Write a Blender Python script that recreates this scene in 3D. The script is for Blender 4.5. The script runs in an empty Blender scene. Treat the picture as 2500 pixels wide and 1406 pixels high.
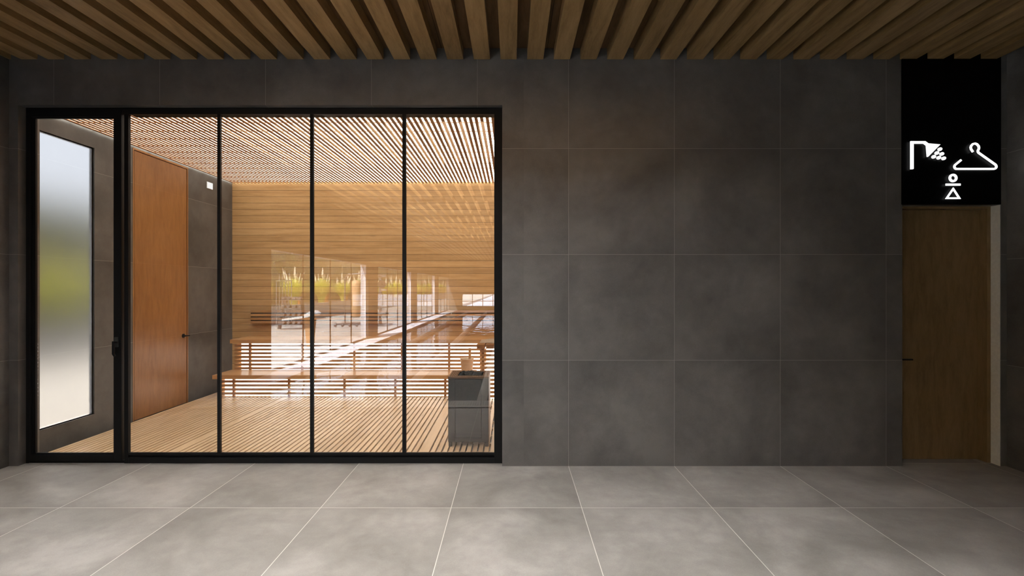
import bpy, bmesh, math, random
from mathutils import Vector, Matrix, noise
random.seed(11)
S = bpy.context.scene
COL = S.collection
F = 1250.0; EYE = 1.5146; CY = 703.0
D = 4.3525                        # plane of the tiled front wall
def PX(x, Y): return (x - 1250.0) * Y / F
def PZ(y, Y): return EYE - (y - CY) * Y / F

# ------------------------------------------------------------------ helpers
def box(bm, x0, x1, y0, y1, z0, z1):
    if x0 > x1: x0, x1 = x1, x0
    if y0 > y1: y0, y1 = y1, y0
    if z0 > z1: z0, z1 = z1, z0
    v = [bm.verts.new(p) for p in ((x0,y0,z0),(x1,y0,z0),(x1,y1,z0),(x0,y1,z0),
                                   (x0,y0,z1),(x1,y0,z1),(x1,y1,z1),(x0,y1,z1))]
    for f in ((0,3,2,1),(4,5,6,7),(0,1,5,4),(1,2,6,5),(2,3,7,6),(3,0,4,7)):
        bm.faces.new([v[i] for i in f])
def rbox(bm, cx, cy, cz, sx, sy, sz, rot=(0,0,0)):
    M = Matrix.Translation((cx,cy,cz)) @ (Matrix.Rotation(rot[2],4,'Z') @ Matrix.Rotation(rot[1],4,'Y') @ Matrix.Rotation(rot[0],4,'X'))
    r = bmesh.ops.create_cube(bm, size=1.0, matrix=M @ Matrix.Diagonal((sx,sy,sz,1)))
def cyl(bm, p0, p1, r0, r1=None, n=20, caps=True):
    p0 = Vector(p0); p1 = Vector(p1); d = p1 - p0
    if r1 is None: r1 = r0
    M = Matrix.Translation((p0+p1)/2) @ d.to_track_quat('Z','Y').to_matrix().to_4x4()
    bmesh.ops.create_cone(bm, cap_ends=caps, segments=n, radius1=r0, radius2=r1, depth=d.length, matrix=M)
def ball(bm, c, r, sc=(1,1,1), n=16):
    bmesh.ops.create_uvsphere(bm, u_segments=n, v_segments=max(8,n//2), radius=r,
                              matrix=Matrix.Translation(c) @ Matrix.Diagonal((sc[0],sc[1],sc[2],1)))
def lathe(bm, prof, c=(0,0,0), n=32):
    rings = []
    for r, z in prof:
        rings.append([bm.verts.new((c[0]+r*math.cos(2*math.pi*i/n), c[1]+r*math.sin(2*math.pi*i/n), c[2]+z)) for i in range(n)])
    for a, b in zip(rings, rings[1:]):
        for i in range(n):
            bm.faces.new((a[i], a[(i+1)%n], b[(i+1)%n], b[i]))
def tube(bm, pts, r, n=10):
    for a, b in zip(pts, pts[1:]): cyl(bm, a, b, r, n=n)
    for p in pts[1:-1]: ball(bm, p, r, n=10)
def prism_xz(bm, poly, y0, y1):      # polygon in the x-z plane, pushed through y
    a = [bm.verts.new((x, y0, z)) for x, z in poly]; b = [bm.verts.new((x, y1, z)) for x, z in poly]
    bm.faces.new(a); bm.faces.new(b[::-1])
    n = len(poly)
    for i in range(n): bm.faces.new((a[i], b[i], b[(i+1)%n], a[(i+1)%n]))

def tag(o, label, cat, group=None, kind=None):
    o['label'] = label; o['category'] = cat
    if group: o['group'] = group
    if kind: o['kind'] = kind
    return o
def empty(name, loc, label=None, cat=None, group=None, kind=None):
    o = bpy.data.objects.new(name, None); COL.objects.link(o); o.location = loc; o.empty_display_size = .1
    if label: tag(o, label, cat, group, kind)
    return o
def obj(name, bm, mat, parent=None, bevel=0, smooth=False, top=None):
    # mesh coordinates are world coordinates; under a parent they are re-based to the parent's place
    me = bpy.data.meshes.new(name)
    bmesh.ops.recalc_face_normals(bm, faces=bm.faces[:])
    base = Vector((0,0,0))
    if parent is not None:
        p = parent
        while p is not None: base = base + p.location; p = p.parent
    elif len(bm.verts):
        xs = [v.co.x for v in bm.verts]; ys = [v.co.y for v in bm.verts]; zs = [v.co.z for v in bm.verts]
        base = Vector(((min(xs)+max(xs))/2, (min(ys)+max(ys))/2, min(zs)))
    bmesh.ops.translate(bm, verts=bm.verts[:], vec=-base)
    bm.to_mesh(me); bm.free()
    if smooth:
        for p in me.polygons: p.use_smooth = True
    me.materials.append(mat)
    o = bpy.data.objects.new(name, me); COL.objects.link(o)
    if parent is not None: o.parent = parent
    else: o.location = base
    if bevel:
        m = o.modifiers.new('bevel', 'BEVEL'); m.width = bevel; m.segments = 2; m.limit_method = 'ANGLE'
    if smooth:
        try: me.shade_smooth_by_angle
        except Exception: pass
    return o
def struct(name, bm, mat, label, cat, parent=None, **k):
    o = obj(name, bm, mat, parent, **k)
    if parent is None: tag(o, label, cat, None, 'structure')
    return o
def dup(root, loc, rotz=None, label=None, scale=None):
    r = root.copy(); COL.objects.link(r); r.location = loc
    if rotz is not None: r.rotation_euler = (0,0,rotz)
    if scale is not None: r.scale = (scale,)*3 if not isinstance(scale, tuple) else scale
    if label: r['label'] = label
    for ch in list(root.children):
        c = ch.copy(); COL.objects.link(c); c.parent = r
        for g in ch.children:
            d = g.copy(); COL.objects.link(d); d.parent = c
    return r
NB = bmesh.new

# ------------------------------------------------------------------ materials
def newmat(name):
    m = bpy.data.materials.new(name); m.use_nodes = True
    nt = m.node_tree; nt.nodes.clear()
    out = nt.nodes.new('ShaderNodeOutputMaterial')
    return m, nt, out
class G:                                    # small node-graph helper
    def __init__(s, nt): s.nt = nt
    def n(s, t, **k):
        nd = s.nt.nodes.new(t)
        for a, b in k.items(): setattr(nd, a, b)
        return nd
    def link(s, a, b): s.nt.links.new(a, b)
    def m(s, op, a, b=None, c=None, clamp=False):
        nd = s.nt.nodes.new('ShaderNodeMath'); nd.operation = op; nd.use_clamp = clamp
        for i, v in enumerate((a, b, c)):
            if v is None: continue
            if isinstance(v, (int, float)): nd.inputs[i].default_value = v
            else: s.nt.links.new(v, nd.inputs[i])
        return nd.outputs[0]
    def ramp(s, fac, stops):
        nd = s.nt.nodes.new('ShaderNodeValToRGB'); r = nd.color_ramp
        while len(r.elements) < len(stops): r.elements.new(.5)
        for e, (p, c) in zip(r.elements, stops): e.position = p; e.color = (*c, 1)
        s.nt.links.new(fac, nd.inputs[0]); return nd.outputs[0]
    def mix(s, fac, a, b, mode='MIX'):
        nd = s.nt.nodes.new('ShaderNodeMix'); nd.data_type = 'RGBA'; nd.blend_type = mode
        for sock, v in ((nd.inputs[0], fac), (nd.inputs[6], a), (nd.inputs[7], b)):
            if isinstance(v, (int, float)): sock.default_value = v
            elif isinstance(v, tuple): sock.default_value = (*v, 1)
            else: s.nt.links.new(v, sock)
        return nd.outputs[2]
def bsdf(g, out, base, rough, spec=.5, metal=0, bump=None, bs=.1, bd=.01):
    b = g.n('ShaderNodeBsdfPrincipled')
    if isinstance(base, tuple): b.inputs['Base Color'].default_value = (*base, 1)
    else: g.link(base, b.inputs['Base Color'])
    if isinstance(rough, (int, float)): b.inputs['Roughness'].default_value = rough
    else: g.link(rough, b.inputs['Roughness'])
    b.inputs['Specular IOR Level'].default_value = spec
    b.inputs['Metallic'].default_value = metal
    if bump is not None:
        bp = g.n('ShaderNodeBump'); bp.inputs['Strength'].default_value = bs; bp.inputs['Distance'].default_value = bd
        g.link(bump, bp.inputs['Height']); g.link(bp.outputs[0], b.inputs['Normal'])
    g.link(b.outputs[0], out.inputs[0])
    return b
def plain(name, c, rough=.5, spec=.5, metal=0, nz=0.0, scale=40):
    m, nt, out = newmat(name); g = G(nt)
    tc = g.n('ShaderNodeTexCoord'); nn = g.n('ShaderNodeTexNoise'); nn.inputs['Scale'].default_value = scale; nn.inputs['Detail'].default_value = 4
    g.link(tc.outputs['Object'], nn.inputs['Vector'])
    k = max(nz, .06)
    col = g.ramp(nn.outputs[0], [(.3, tuple(x*(1-k) for x in c)), (.7, tuple(min(1,x*(1+k)) for x in c))])
    bsdf(g, out, col, rough, spec, metal, nn.outputs[0], .05, .002)
    return m
def tile(name, axes, x0, y0, px, py, dark, light, rough=.42, split=None, grout=(.30,.29,.275), gw=.0032, spec=.4):
    """porcelain concrete-look tile laid in square modules, measured in metres in the room"""
    m, nt, out = newmat(name); g = G(nt)
    geo = g.n('ShaderNodeNewGeometry'); sp = g.n('ShaderNodeSeparateXYZ'); g.link(geo.outputs['Position'], sp.inputs[0])
    u = sp.outputs['XYZ'.index(axes[0])]; v = sp.outputs['XYZ'.index(axes[1])]
    if split:                               # module line changes to the right of x = split[0]
        sel = g.m('GREATER_THAN', u, split[0])
        uu = g.m('SUBTRACT', u, g.m('ADD', g.m('MULTIPLY', sel, split[1]-x0), x0))
    else: uu = g.m('SUBTRACT', u, x0)
    a = g.m('DIVIDE', uu, px); b = g.m('DIVIDE', g.m('SUBTRACT', v, y0), py)
    fa = g.m('FRACT', a); fb = g.m('FRACT', b)
    da = g.m('MULTIPLY', g.m('MINIMUM', fa, g.m('SUBTRACT', 1.0, fa)), px)
    db = g.m('MULTIPLY', g.m('MINIMUM', fb, g.m('SUBTRACT', 1.0, fb)), py)
    line = g.m('LESS_THAN', g.m('MINIMUM', da, db), gw/2)
    ca = g.m('FLOOR', a); cb = g.m('FLOOR', b)
    cid = g.n('ShaderNodeCombineXYZ'); g.link(ca, cid.inputs[0]); g.link(cb, cid.inputs[1])
    if split: g.link(sel, cid.inputs[2])
    wn = g.n('ShaderNodeTexWhiteNoise'); wn.noise_dimensions = '3D'; g.link(cid.outputs[0], wn.inputs['Vector'])
    off = g.n('ShaderNodeVectorMath', operation='SCALE'); g.link(wn.outputs['Color'], off.inputs[0]); off.inputs['Scale'].default_value = 37.0
    pos = g.n('ShaderNodeVectorMath', operation='ADD'); g.link(geo.outputs['Position'], pos.inputs[0]); g.link(off.outputs[0], pos.inputs[1])
    n1 = g.n('ShaderNodeTexNoise'); n1.inputs['Scale'].default_value = 1.5; n1.inputs['Detail'].default_value = 5; n1.inputs['Roughness'].default_value = .55; n1.inputs['Distortion'].default_value = .6
    n2 = g.n('ShaderNodeTexNoise'); n2.inputs['Scale'].default_value = 9; n2.inputs['Detail'].default_value = 8; n2.inputs['Roughness'].default_value = .6
    n3 = g.n('ShaderNodeTexNoise'); n3.inputs['Scale'].default_value = 140; n3.inputs['Detail'].default_value = 3
    for q in (n1, n2, n3): g.link(pos.outputs[0], q.inputs['Vector'])
    t = g.m('ADD', g.m('MULTIPLY', n1.outputs[0], .62), g.m('ADD', g.m('MULTIPLY', n2.outputs[0], .26), g.m('MULTIPLY', n3.outputs[0], .12)))
    mid = tuple((x+y)/2 for x, y in zip(dark, light))
    col = g.ramp(t, [(.36, dark), (.5, mid), (.62, light)])
    # darker clouding along some tile edges
    edge = g.m('MULTIPLY', g.m('SUBTRACT', 1.0, g.m('MULTIPLY', g.m('MINIMUM', da, db), 9.0), clamp=True), g.m('MULTIPLY', n2.outputs[0], .30))
    col = g.mix(edge, col, tuple(x*.45 for x in dark))
    col = g.mix(line, col, grout)
    rg = g.m('ADD', g.m('MULTIPLY', n2.outputs[0], .15), rough - .07)
    bsdf(g, out, col, rg, spec, 0, g.m('SUBTRACT', g.m('ADD', n3.outputs[0], g.m('MULTIPLY', n2.outputs[0], .5)), g.m('MULTIPLY', line, 1.5)), .12, .003)
    return m
def wood(name, c1, c2, c3, grain='Y', rough=.45, spec=.35, board=None, rnd=True, knots=True, stretch=9, gap=.0022, obj_rand=.5):
    """planed timber; board=(axis, pitch, start) draws tongue-and-groove joints"""
    m, nt, out = newmat(name); g = G(nt)
    geo = g.n('ShaderNodeNewGeometry'); oi = g.n('ShaderNodeObjectInfo')
    sp = g.n('ShaderNodeSeparateXYZ'); g.link(geo.outputs['Position'], sp.inputs[0])
    seed = g.m('MULTIPLY', oi.outputs['Random'], 91.0)
    line = None; brd = None
    if board:
        ax, pitch, start = board
        a = g.m('DIVIDE', g.m('SUBTRACT', sp.outputs['XYZ'.index(ax)], start), pitch)
        f = g.m('FRACT', a); cell = g.m('FLOOR', a)
        line = g.m('LESS_THAN', g.m('MULTIPLY', g.m('MINIMUM', f, g.m('SUBTRACT', 1.0, f)), pitch), gap)
        wn = g.n('ShaderNodeTexWhiteNoise'); wn.noise_dimensions = '1D'; g.link(cell, wn.inputs['W'])
        brd = wn.outputs['Value']; seed = g.m('ADD', seed, g.m('MULTIPLY', brd, 53.0))
    sv = g.n('ShaderNodeCombineXYZ'); g.link(seed, sv.inputs[0]); g.link(seed, sv.inputs[1]); g.link(seed, sv.inputs[2])
    pos = g.n('ShaderNodeVectorMath', operation='ADD'); g.link(geo.outputs['Position'], pos.inputs[0]); g.link(sv.outputs[0], pos.inputs[1])
    mp = g.n('ShaderNodeMapping'); g.link(pos.outputs[0], mp.inputs[0])
    sc = {'X':(1/stretch,1,1), 'Y':(1,1/stretch,1), 'Z':(1,1,1/stretch)}[grain]
    mp.inputs['Scale'].default_value = sc
    n1 = g.n('ShaderNodeTexNoise'); n1.inputs['Scale'].default_value = 22; n1.inputs['Detail'].default_value = 6; n1.inputs['Distortion'].default_value = .5
    n2 = g.n('ShaderNodeTexNoise'); n2.inputs['Scale'].default_value = 150; n2.inputs['Detail'].default_value = 3
    g.link(mp.outputs[0], n1.inputs['Vector']); g.link(mp.outputs[0], n2.inputs['Vector'])
    n4 = g.n('ShaderNodeTexNoise'); n4.inputs['Scale'].default_value = 2.6; n4.inputs['Detail'].default_value = 3; g.link(mp.outputs[0], n4.inputs['Vector'])
    t = g.m('ADD', g.m('MULTIPLY', n1.outputs[0], .5), g.m('ADD', g.m('MULTIPLY', n2.outputs[0], .2), g.m('MULTIPLY', n4.outputs[0], .3)))
    col = g.ramp(t, [(.36, c1), (.5, c2), (.63, c3)])
    if knots:
        vo = g.n('ShaderNodeTexVoronoi'); vo.inputs['Scale'].default_value = 2.2
        mk = g.n('ShaderNodeMapping'); g.link(pos.outputs[0], mk.inputs[0]); mk.inputs['Scale'].default_value = tuple(.4 if s < 1 else 1 for s in sc)
        g.link(mk.outputs[0], vo.inputs['Vector'])
        kn = g.m('SUBTRACT', 1.0, g.m('MULTIPLY', vo.outputs['Distance'], 16.0), clamp=True)
        col = g.mix(g.m('MULTIPLY', kn, .5), col, tuple(x*.4 for x in c1))
    bright = g.m('ADD', g.m('MULTIPLY', oi.outputs['Random'], .26*obj_rand*2), 1-.26*obj_rand)
    if brd is not None: bright = g.m('ADD', g.m('MULTIPLY', brd, .18), .91)
    hv = g.n('ShaderNodeHueSaturation'); g.link(col, hv.inputs['Color']); g.link(bright, hv.inputs['Value']); col = hv.outputs[0]
    hgt = n1.outputs[0]
    if line is not None:
        col = g.mix(line, col, tuple(x*.22 for x in c1)); hgt = g.m('SUBTRACT', hgt, g.m('MULTIPLY', line, 2.0))
    bsdf(g, out, col, rough, spec, 0, hgt, .12, .002)
    return m
def emit(name, c, s):
    m, nt, out = newmat(name); g = G(nt); e = g.n('ShaderNodeEmission'); e.inputs[0].default_value = (*c,1); e.inputs[1].default_value = s
    g.link(e.outputs[0], out.inputs[0]); return m
def glass(name, f0=.045, tint=(1,1,1)):
    m, nt, out = newmat(name); g = G(nt)
    lw = g.n('ShaderNodeLayerWeight'); lw.inputs['Blend'].default_value = .5
    fr = g.m('ADD', g.m('MULTIPLY', g.m('POWER', lw.outputs['Facing'], 5.0), 1-f0), f0)
    tr = g.n('ShaderNodeBsdfTransparent'); tr.inputs[0].default_value = (*tint,1)
    gl = g.n('ShaderNodeBsdfGlossy'); gl.inputs['Roughness'].default_value = 0.0
    mx = g.n('ShaderNodeMixShader'); g.link(fr, mx.inputs[0]); g.link(tr.outputs[0], mx.inputs[1]); g.link(gl.outputs[0], mx.inputs[2])
    g.link(mx.outputs[0], out.inputs[0]); return m

WALL_D, WALL_L = (.068,.065,.062), (.162,.156,.149)
FLR_D, FLR_L = (.205,.193,.181), (.375,.358,.338)
MT_front = tile('tile_front_wall', 'XZ', -3.895, 0.0, .9, .9, WALL_D, WALL_L, .36, spec=1.0, split=(.1, .4805-.9))
MT_side  = tile('tile_side_wall', 'YZ', -60.0, 0.0, 400., .9, WALL_D, WALL_L, .5)
MT_right = tile('tile_right_wall', 'YZ', -60.0, -.04, 400., .9, WALL_D, WALL_L, .5)
MT_sauna = tile('tile_sauna_wall', 'YZ', -60.0, 0.0, 400., .9, (.11,.10,.092), (.21,.195,.18), .4)
MT_floor = tile('tile_floor', 'XY', .4805, 3.528, .9, .9, FLR_D, FLR_L, .45, grout=(.66,.64,.61), gw=.0045, spec=.35)
M_batten = wood('oak_batten', (.19,.115,.042), (.30,.19,.08), (.37,.24,.11), 'Y', .5, .3)
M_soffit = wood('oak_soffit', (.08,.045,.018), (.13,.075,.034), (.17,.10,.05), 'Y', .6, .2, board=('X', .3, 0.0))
M_door   = wood('oak_door_veneer', (.27,.115,.033), (.34,.152,.045), (.40,.19,.06), 'Z', .33, .5, stretch=5, obj_rand=.0)
M_doordk = wood('oak_door_veneer_dark', (.17,.11,.05), (.22,.145,.068), (.26,.172,.085), 'Z', .45, .35, stretch=5, obj_rand=.0)
M_board  = wood('sauna_board', (.47,.265,.108), (.60,.36,.157), (.68,.43,.205), 'X', .5, .3, board=('Z', .09805, 3.0086-.09805*31), stretch=14)
M_slat   = wood('sauna_slat', (.40,.20,.07), (.52,.275,.11), (.60,.34,.15), 'X', .45, .35, obj_rand=.2, stretch=14)
M_slatY  = wood('sauna_slat_long', (.26,.115,.04), (.35,.16,.06), (.42,.21,.085), 'Y', .45, .3, obj_rand=.2, stretch=14)
M_duck   = wood('duckboard', (.58,.39,.21), (.71,.50,.295), (.79,.58,.36), 'Y', .32, .45, obj_rand=.2, stretch=14)
M_bench  = wood('bench_seat', (.45,.235,.09), (.58,.315,.13), (.66,.38,.17), 'X', .28, .5, board=('Y', .0767, 6.80), stretch=14, gap=.0012, obj_rand=.0)
M_black  = plain('black_frame_metal', (.007,.0073,.008), .42, .2)
M_blackm = plain('black_matt', (.004,.004,.004), .8, .2)
M_steel  = plain('stove_steel', (.10,.098,.097), .42, .5, .55)
M_steelb = plain('stove_side_brown', (.22,.135,.09), .35, .5, .6)
M_stone  = plain('sauna_stone', (.022,.023,.026), .9, .3, 0, .5, 25)
M_cream  = plain('cream_bucket', (.78,.62,.46), .45, .4)
M_towel  = plain('beige_towel', (.66,.52,.40), .95, .1, 0, .2, 200)
M_white  = plain('white_paint', (.80,.79,.74), .6, .3)
M_sign   = plain('sign_black', (.0015,.0015,.0015), .35, .1)
M_icon   = emit('sign_icon_light', (1,1,1), 1.5)
M_lampw  = emit('wall_unit_light', (1,.98,.95), 1.2)
M_bklt   = emit('bench_light_sheet', (1,.95,.86), 4.2)
M_ceil_l = emit('sauna_ceiling_light_sheet', (1,.95,.83), 7.0)
M_glass  = glass('clear_glass', .125)
M_glass2 = glass('hall_glass', .04, (.88,.90,.90))

# ------------------------------------------------------------------ room shell
XL, XR = -4.276, 4.206
YB = -26.0                                   # far end of the pool hall
bm = NB()
box(bm, XL-.2, XR+.2, D-.0, D+.2, 3.071, 3.75)              # over the opening and across
box(bm, XL, -4.199, D, D+.2, 0, 3.071)
box(bm, -.0836, 3.318, D, D+.2, 0, 3.071)
box(bm, 3.318, 4.154, D+.03, D+.2, 2.2215, 3.071)
box(bm, 4.154, XR, D, D+.2, 0, 3.071)
struct('wall_front', bm, MT_front, 'dark grey large-format tiled wall facing the viewer', 'wall')
bm = NB()
box(bm, XR, XR+.2, YB, D, 0, 3.75)
struct('wall_right', bm, MT_right, 'dark tiled side wall at the right edge', 'wall')
# left wall: solid beside the camera and along the sauna, with the frosted window and the door cut in
FW = (4.575, 5.245, .2235, 2.948); DR = (5.772, 6.760, 0.0, 3.10)
bm = NB()
box(bm, XL-.2, XL, -.22, FW[0]-.1, 0, 3.75); box(bm, XL-.05, XL, FW[0]-.1, FW[0], 0, 3.75)
box(bm, XL-.05, XL, FW[0], FW[1], 0, FW[2]); box(bm, XL-.05, XL, FW[0], FW[1], FW[3], 3.75)
box(bm, XL-.2, XL-.05, FW[0]-.1, 5.60, 0, FW[2]-.15); box(bm, XL-.2, XL-.05, FW[0]-.1, 5.60, FW[3]+.25, 3.75)
box(bm, XL-.05, XL, FW[1], DR[0], 0, 3.75); box(bm, XL-.2, XL-.05, 5.60, DR[0], 0, 3.75)
box(bm, XL-.2, XL, DR[0], DR[1], DR[3], 3.75)
box(bm, XL-.2, XL, DR[1], 8.05, 0, 3.75)
# pool hall side above and between the glazing bays
for a, b in ((-7.45,-6.35),(-14.2,-13.1),(-20.9,-19.8)):
    box(bm, XL-.2, XL, a, b, 0, 2.2)
box(bm, XL-.2, XL, YB, -.22, 2.2, 3.75)
struct('wall_left', bm, MT_side, 'dark tiled wall on the left running on through the sauna', 'wall')
bm = NB(); box(bm, XL-.2, 1.1, 7.826, 8.03, 0, 3.75)
struct('wall_back', bm, M_board, 'back wall of the sauna in horizontal alder boards', 'wall')
bm = NB(); box(bm, .9, 1.1, D+.2, 7.826, 0, 3.75)
struct('wall_sauna_right', bm, M_board, 'boarded right wall of the sauna', 'wall')
# hall floor: tiles up to the pool and beside it
POOL = (-3.78, XR-.4, -22.6, 2.0)
bm = NB()
box(bm, XL-.2, XR+.2, 2.42, 8.05, -.25, 0)
box(bm, XL-.2, POOL[0]-.0, YB, 2.42, -.25, 0)
box(bm, POOL[1], XR+.2, YB, 2.42, -.25, 0)
box(bm, POOL[0], POOL[1], YB, POOL[2], -.25, 0)
struct('floor', bm, MT_floor, 'light grey large-format tiled floor', 'floor')
bm = NB()
FILL_ROWS = [(.6,2.6),(-2.40,-.73),(-4.75,-3.1),(-7.0,-5.5),(-9.3,-7.9),(-11.7,-10.2)]
SX = (-3.7, 2.0)
ZR = 4.75  # unseen wells, made deep to keep panel light off the upper wall
box(bm, XL, SX[0], YB, D+.2, 3.553, ZR); box(bm, SX[1], XR, YB, D+.2, 3.553, ZR)
ycur = D+.2
for a, b in FILL_ROWS:
    box(bm, SX[0], SX[1], b, ycur, 3.553, ZR); ycur = a
box(bm, SX[0], SX[1], YB, ycur, 3.553, ZR)
box(bm, XL-.2, 1.1, D+.2, 8.05, 3.45, 3.75)
struct('ceiling', bm, M_soffit, 'dark wooden ceiling boards above the battens', 'ceiling')
# far wall of the hall with the low window band
bm = NB()
wz0, wz1 = .25, 1.12
box(bm, XL-.2, XR+.2, YB-.2, YB, 0, wz0); box(bm, XL-.2, XR+.2, YB-.2, YB, wz1, 3.75)
box(bm, XL-.2, -3.4, YB-.2, YB, wz0, wz1); box(bm, 2.2, XR+.2, YB-.2, YB, wz0, wz1)
struct('wall_far', bm, MT_side, 'far tiled end wall of the pool hall', 'wall')
t = empty('window_2', (-.6, YB-.1, wz0), 'low gridded window band across the far end of the pool hall', 'window', kind='structure')
bm = NB()
for k in range(9): x = -3.4 + k*.7; box(bm, x-.02, x+.02, YB-.13, YB-.07, wz0, wz1)
for z in (wz0+.02, .62, wz1-.02): box(bm, -3.4, 2.2, YB-.13, YB-.07, z-.02, z+.02)
obj('window_frame', bm, M_black, t)
bm = NB(); box(bm, -3.4, 2.2, YB-.102, YB-.098, wz0, wz1); obj('glass_pane', bm, M_glass2, t)

M_fill = emit('hall_fill_light', (1,.975,.95), 44)  # added to light the hall; first row unseen, the rest in place of rooflights
M_fill2 = emit('hall_fill_light_dimmed', (1,.975,.95), 26)
for i, (a, b) in enumerate(FILL_ROWS):
    t = empty('ceiling_light', (sum(SX)/2, (a+b)/2, ZR-.06), 'added fill-light panel deep above the hall battens, %s row from the sauna glass' % ('first','second','third','fourth','fifth','sixth')[i], 'ceiling light', 'added fill-light panels in the hall ceiling')
    bm = NB(); box(bm, SX[0]+.04, SX[1]-.04, a+.04, b-.04, ZR-.045, ZR-.04); obj('fill_diffuser', bm, M_fill if i == 0 else M_fill2, t)
    bm = NB(); box(bm, SX[0]+.001, SX[1]-.001, a+.001, b-.001, ZR-.038, ZR-.02); obj('fill_housing', bm, M_blackm, t)

# ------------------------------------------------------------------ ceiling battens
proto = None
LB = 'straight oak ceiling batten running from the dark tiled wall over the viewer'
for k in range(-18, 19):
    x0 = -.0975 + .2262*k
    if proto is None:
        bm = NB(); box(bm, x0, x0+.1368, YB+.02, D-.001, 3.4575, 3.553)
        proto = obj('ceiling_batten', bm, M_batten); tag(proto, LB, 'ceiling batten', 'oak battens under the ceiling')
        bx = proto.location.x
    else:
        c = proto.copy(); COL.objects.link(c); c.location.x = bx + .2262*(k+18)
bm = NB(); box(bm, XL+.001, XL+.018, YB+.02, D-.001, 3.4575, 3.553)
o = obj('ceiling_batten', bm, M_batten); tag(o, 'narrow sliver of batten tight against the left wall under the ceiling', 'ceiling batten')

# ------------------------------------------------------------------ glazed sauna front
YF, YG = 4.421, 4.435
t = empty('window_1', (-1.7, YF, 0), 'black framed glass front of the sauna with four tall panes', 'window', kind='structure')
bm = NB()
zt0 = PZ(280, YG); zt1 = 3.0705; zb = PZ(1106, YF); xr0 = PX(1206.5, YF); xr1 = PX(1226.5, D)-.001; xl = -4.198
box(bm, xl, xr1, YF, YF+.030, zt0, zt1)                       # head
box(bm, xr0, xr1, YF, YF+.030, 0.001, zt0)                    # right post
xp0, xp1 = PX(303, YF), PX(316, YG)
box(bm, xp0, xp1, YF, YF+.030, 0.001, zt0)                    # post beside the door
box(bm, xp1, xr0, YF+.008, YF+.030, PZ(1112, YF), zb)         # sill in two steps with a groove
box(bm, xp1, xr0, YF+.022, YF+.030, PZ(1117, YF), PZ(1112, YF))
box(bm, xp1, xr0, YF, YF+.030, 0.001, PZ(1117, YF))
box(bm, xl, PX(70, YF), YF, YF+.030, 0.001, zt0)              # left post
box(bm, PX(70,YF), xp0, YF+.01, YF+.030, 0.001, .022)          # threshold
box(bm, PX(70,YF), xp0, YF+.01, YF+.030, PZ(266, YF), zt1)
obj('window_frame', bm, M_black, t, bevel=.0015)
edges = [PX(316, YG)]
for a, b in ((530,540),(756.5,766.5),(982,992)):
    bm = NB(); box(bm, PX(a, YF), PX(b, YG), YF, YG+.010, zb, zt0)
    obj('mullion', bm, M_black, t, bevel=.0015); edges += [PX(a, YF), PX(b, YG)]
edges.append(xr0)
for i in range(0, 8, 2):
    bm = NB(); box(bm, edges[i], edges[i+1], YG, YG+.004, zb, zt0)
    obj('glass_pane', bm, M_glass, t)
# narrow inner lip under the head and beside the panes
bm = NB()
box(bm, xp1, xr0, YF+.031, YF+.10, PZ(287, YF+.1), zt0+.03)
obj('head_trim', bm, M_blackm, t)

t = empty('door_1', (PX(183,YF), YF, 0.02), 'narrow black framed glass door at the left of the sauna front', 'door', kind='structure')
YD = 4.413; YDG = 4.445
dx0, dx1 = PX(70.5, YD), PX(296, YD); gx0, gx1 = PX(92, YDG), PX(277, YD)
dz0, dz1 = PZ(1125, YD), PZ(266.5, YD); gz0, gz1 = PZ(1104, YDG), PZ(291, YDG)
bm = NB()
for (a,b,c,d) in ((dx0,gx0-.03,dz0,dz1),(gx1,dx1,dz0,dz1),(gx0-.03,gx1,dz0,gz0-.012),(gx0-.03,gx1,gz1+.012,dz1)):
    box(bm, a, b, YD, YDG+.010, c, d)
obj('door_frame', bm, M_black, t, bevel=.0015)
bm = NB()
box(bm, gx0-.03, gx0, YD+.012, YDG, gz0-.012, gz1+.012); box(bm, gx0, gx1, YD+.012, YDG, gz0-.012, gz0); box(bm, gx0, gx1, YD+.012, YDG, gz1, gz1+.012)
obj('glazing_bead', bm, M_black, t, bevel=.001)
bm = NB(); box(bm, gx0, gx1, YDG, YDG+.004, gz0, gz1); obj('glass_pane', bm, M_glass, t)
hp = empty('handle_base', (0,0,0)); bpy.data.objects.remove(hp)
bm = NB(); box(bm, PX(281,YD), PX(289.8,YD), YD-.012, YD, PZ(847,YD), PZ(822.8,YD))
h = obj('handle_plate', bm, plain('handle_grey', (.035,.038,.036), .4), t, bevel=.002)
bm = NB()
YL = YD-.05
cyl(bm, (PX(285.5,YD-.02), YD-.01, PZ(835,YD-.02)), (PX(285.5,YD-.02), YL, PZ(835,YD-.02)), .008)
xa, xb = PX(274.6,YL), PX(279.3,YL)
box(bm, xa, PX(287,YL), YL-.006, YL+.008, PZ(838,YL), PZ(833,YL))
prism_xz(bm, [(xa,PZ(833,YL)),(xb,PZ(833,YL)),(xb,PZ(864,YL)),(PX(282,YL),PZ(868.5,YL)),(PX(279,YL),PZ(871,YL)),(xa,PZ(864.5,YL))], YL-.008, YL+.008)
obj('lever', bm, M_black, h, bevel=.0015)

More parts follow.
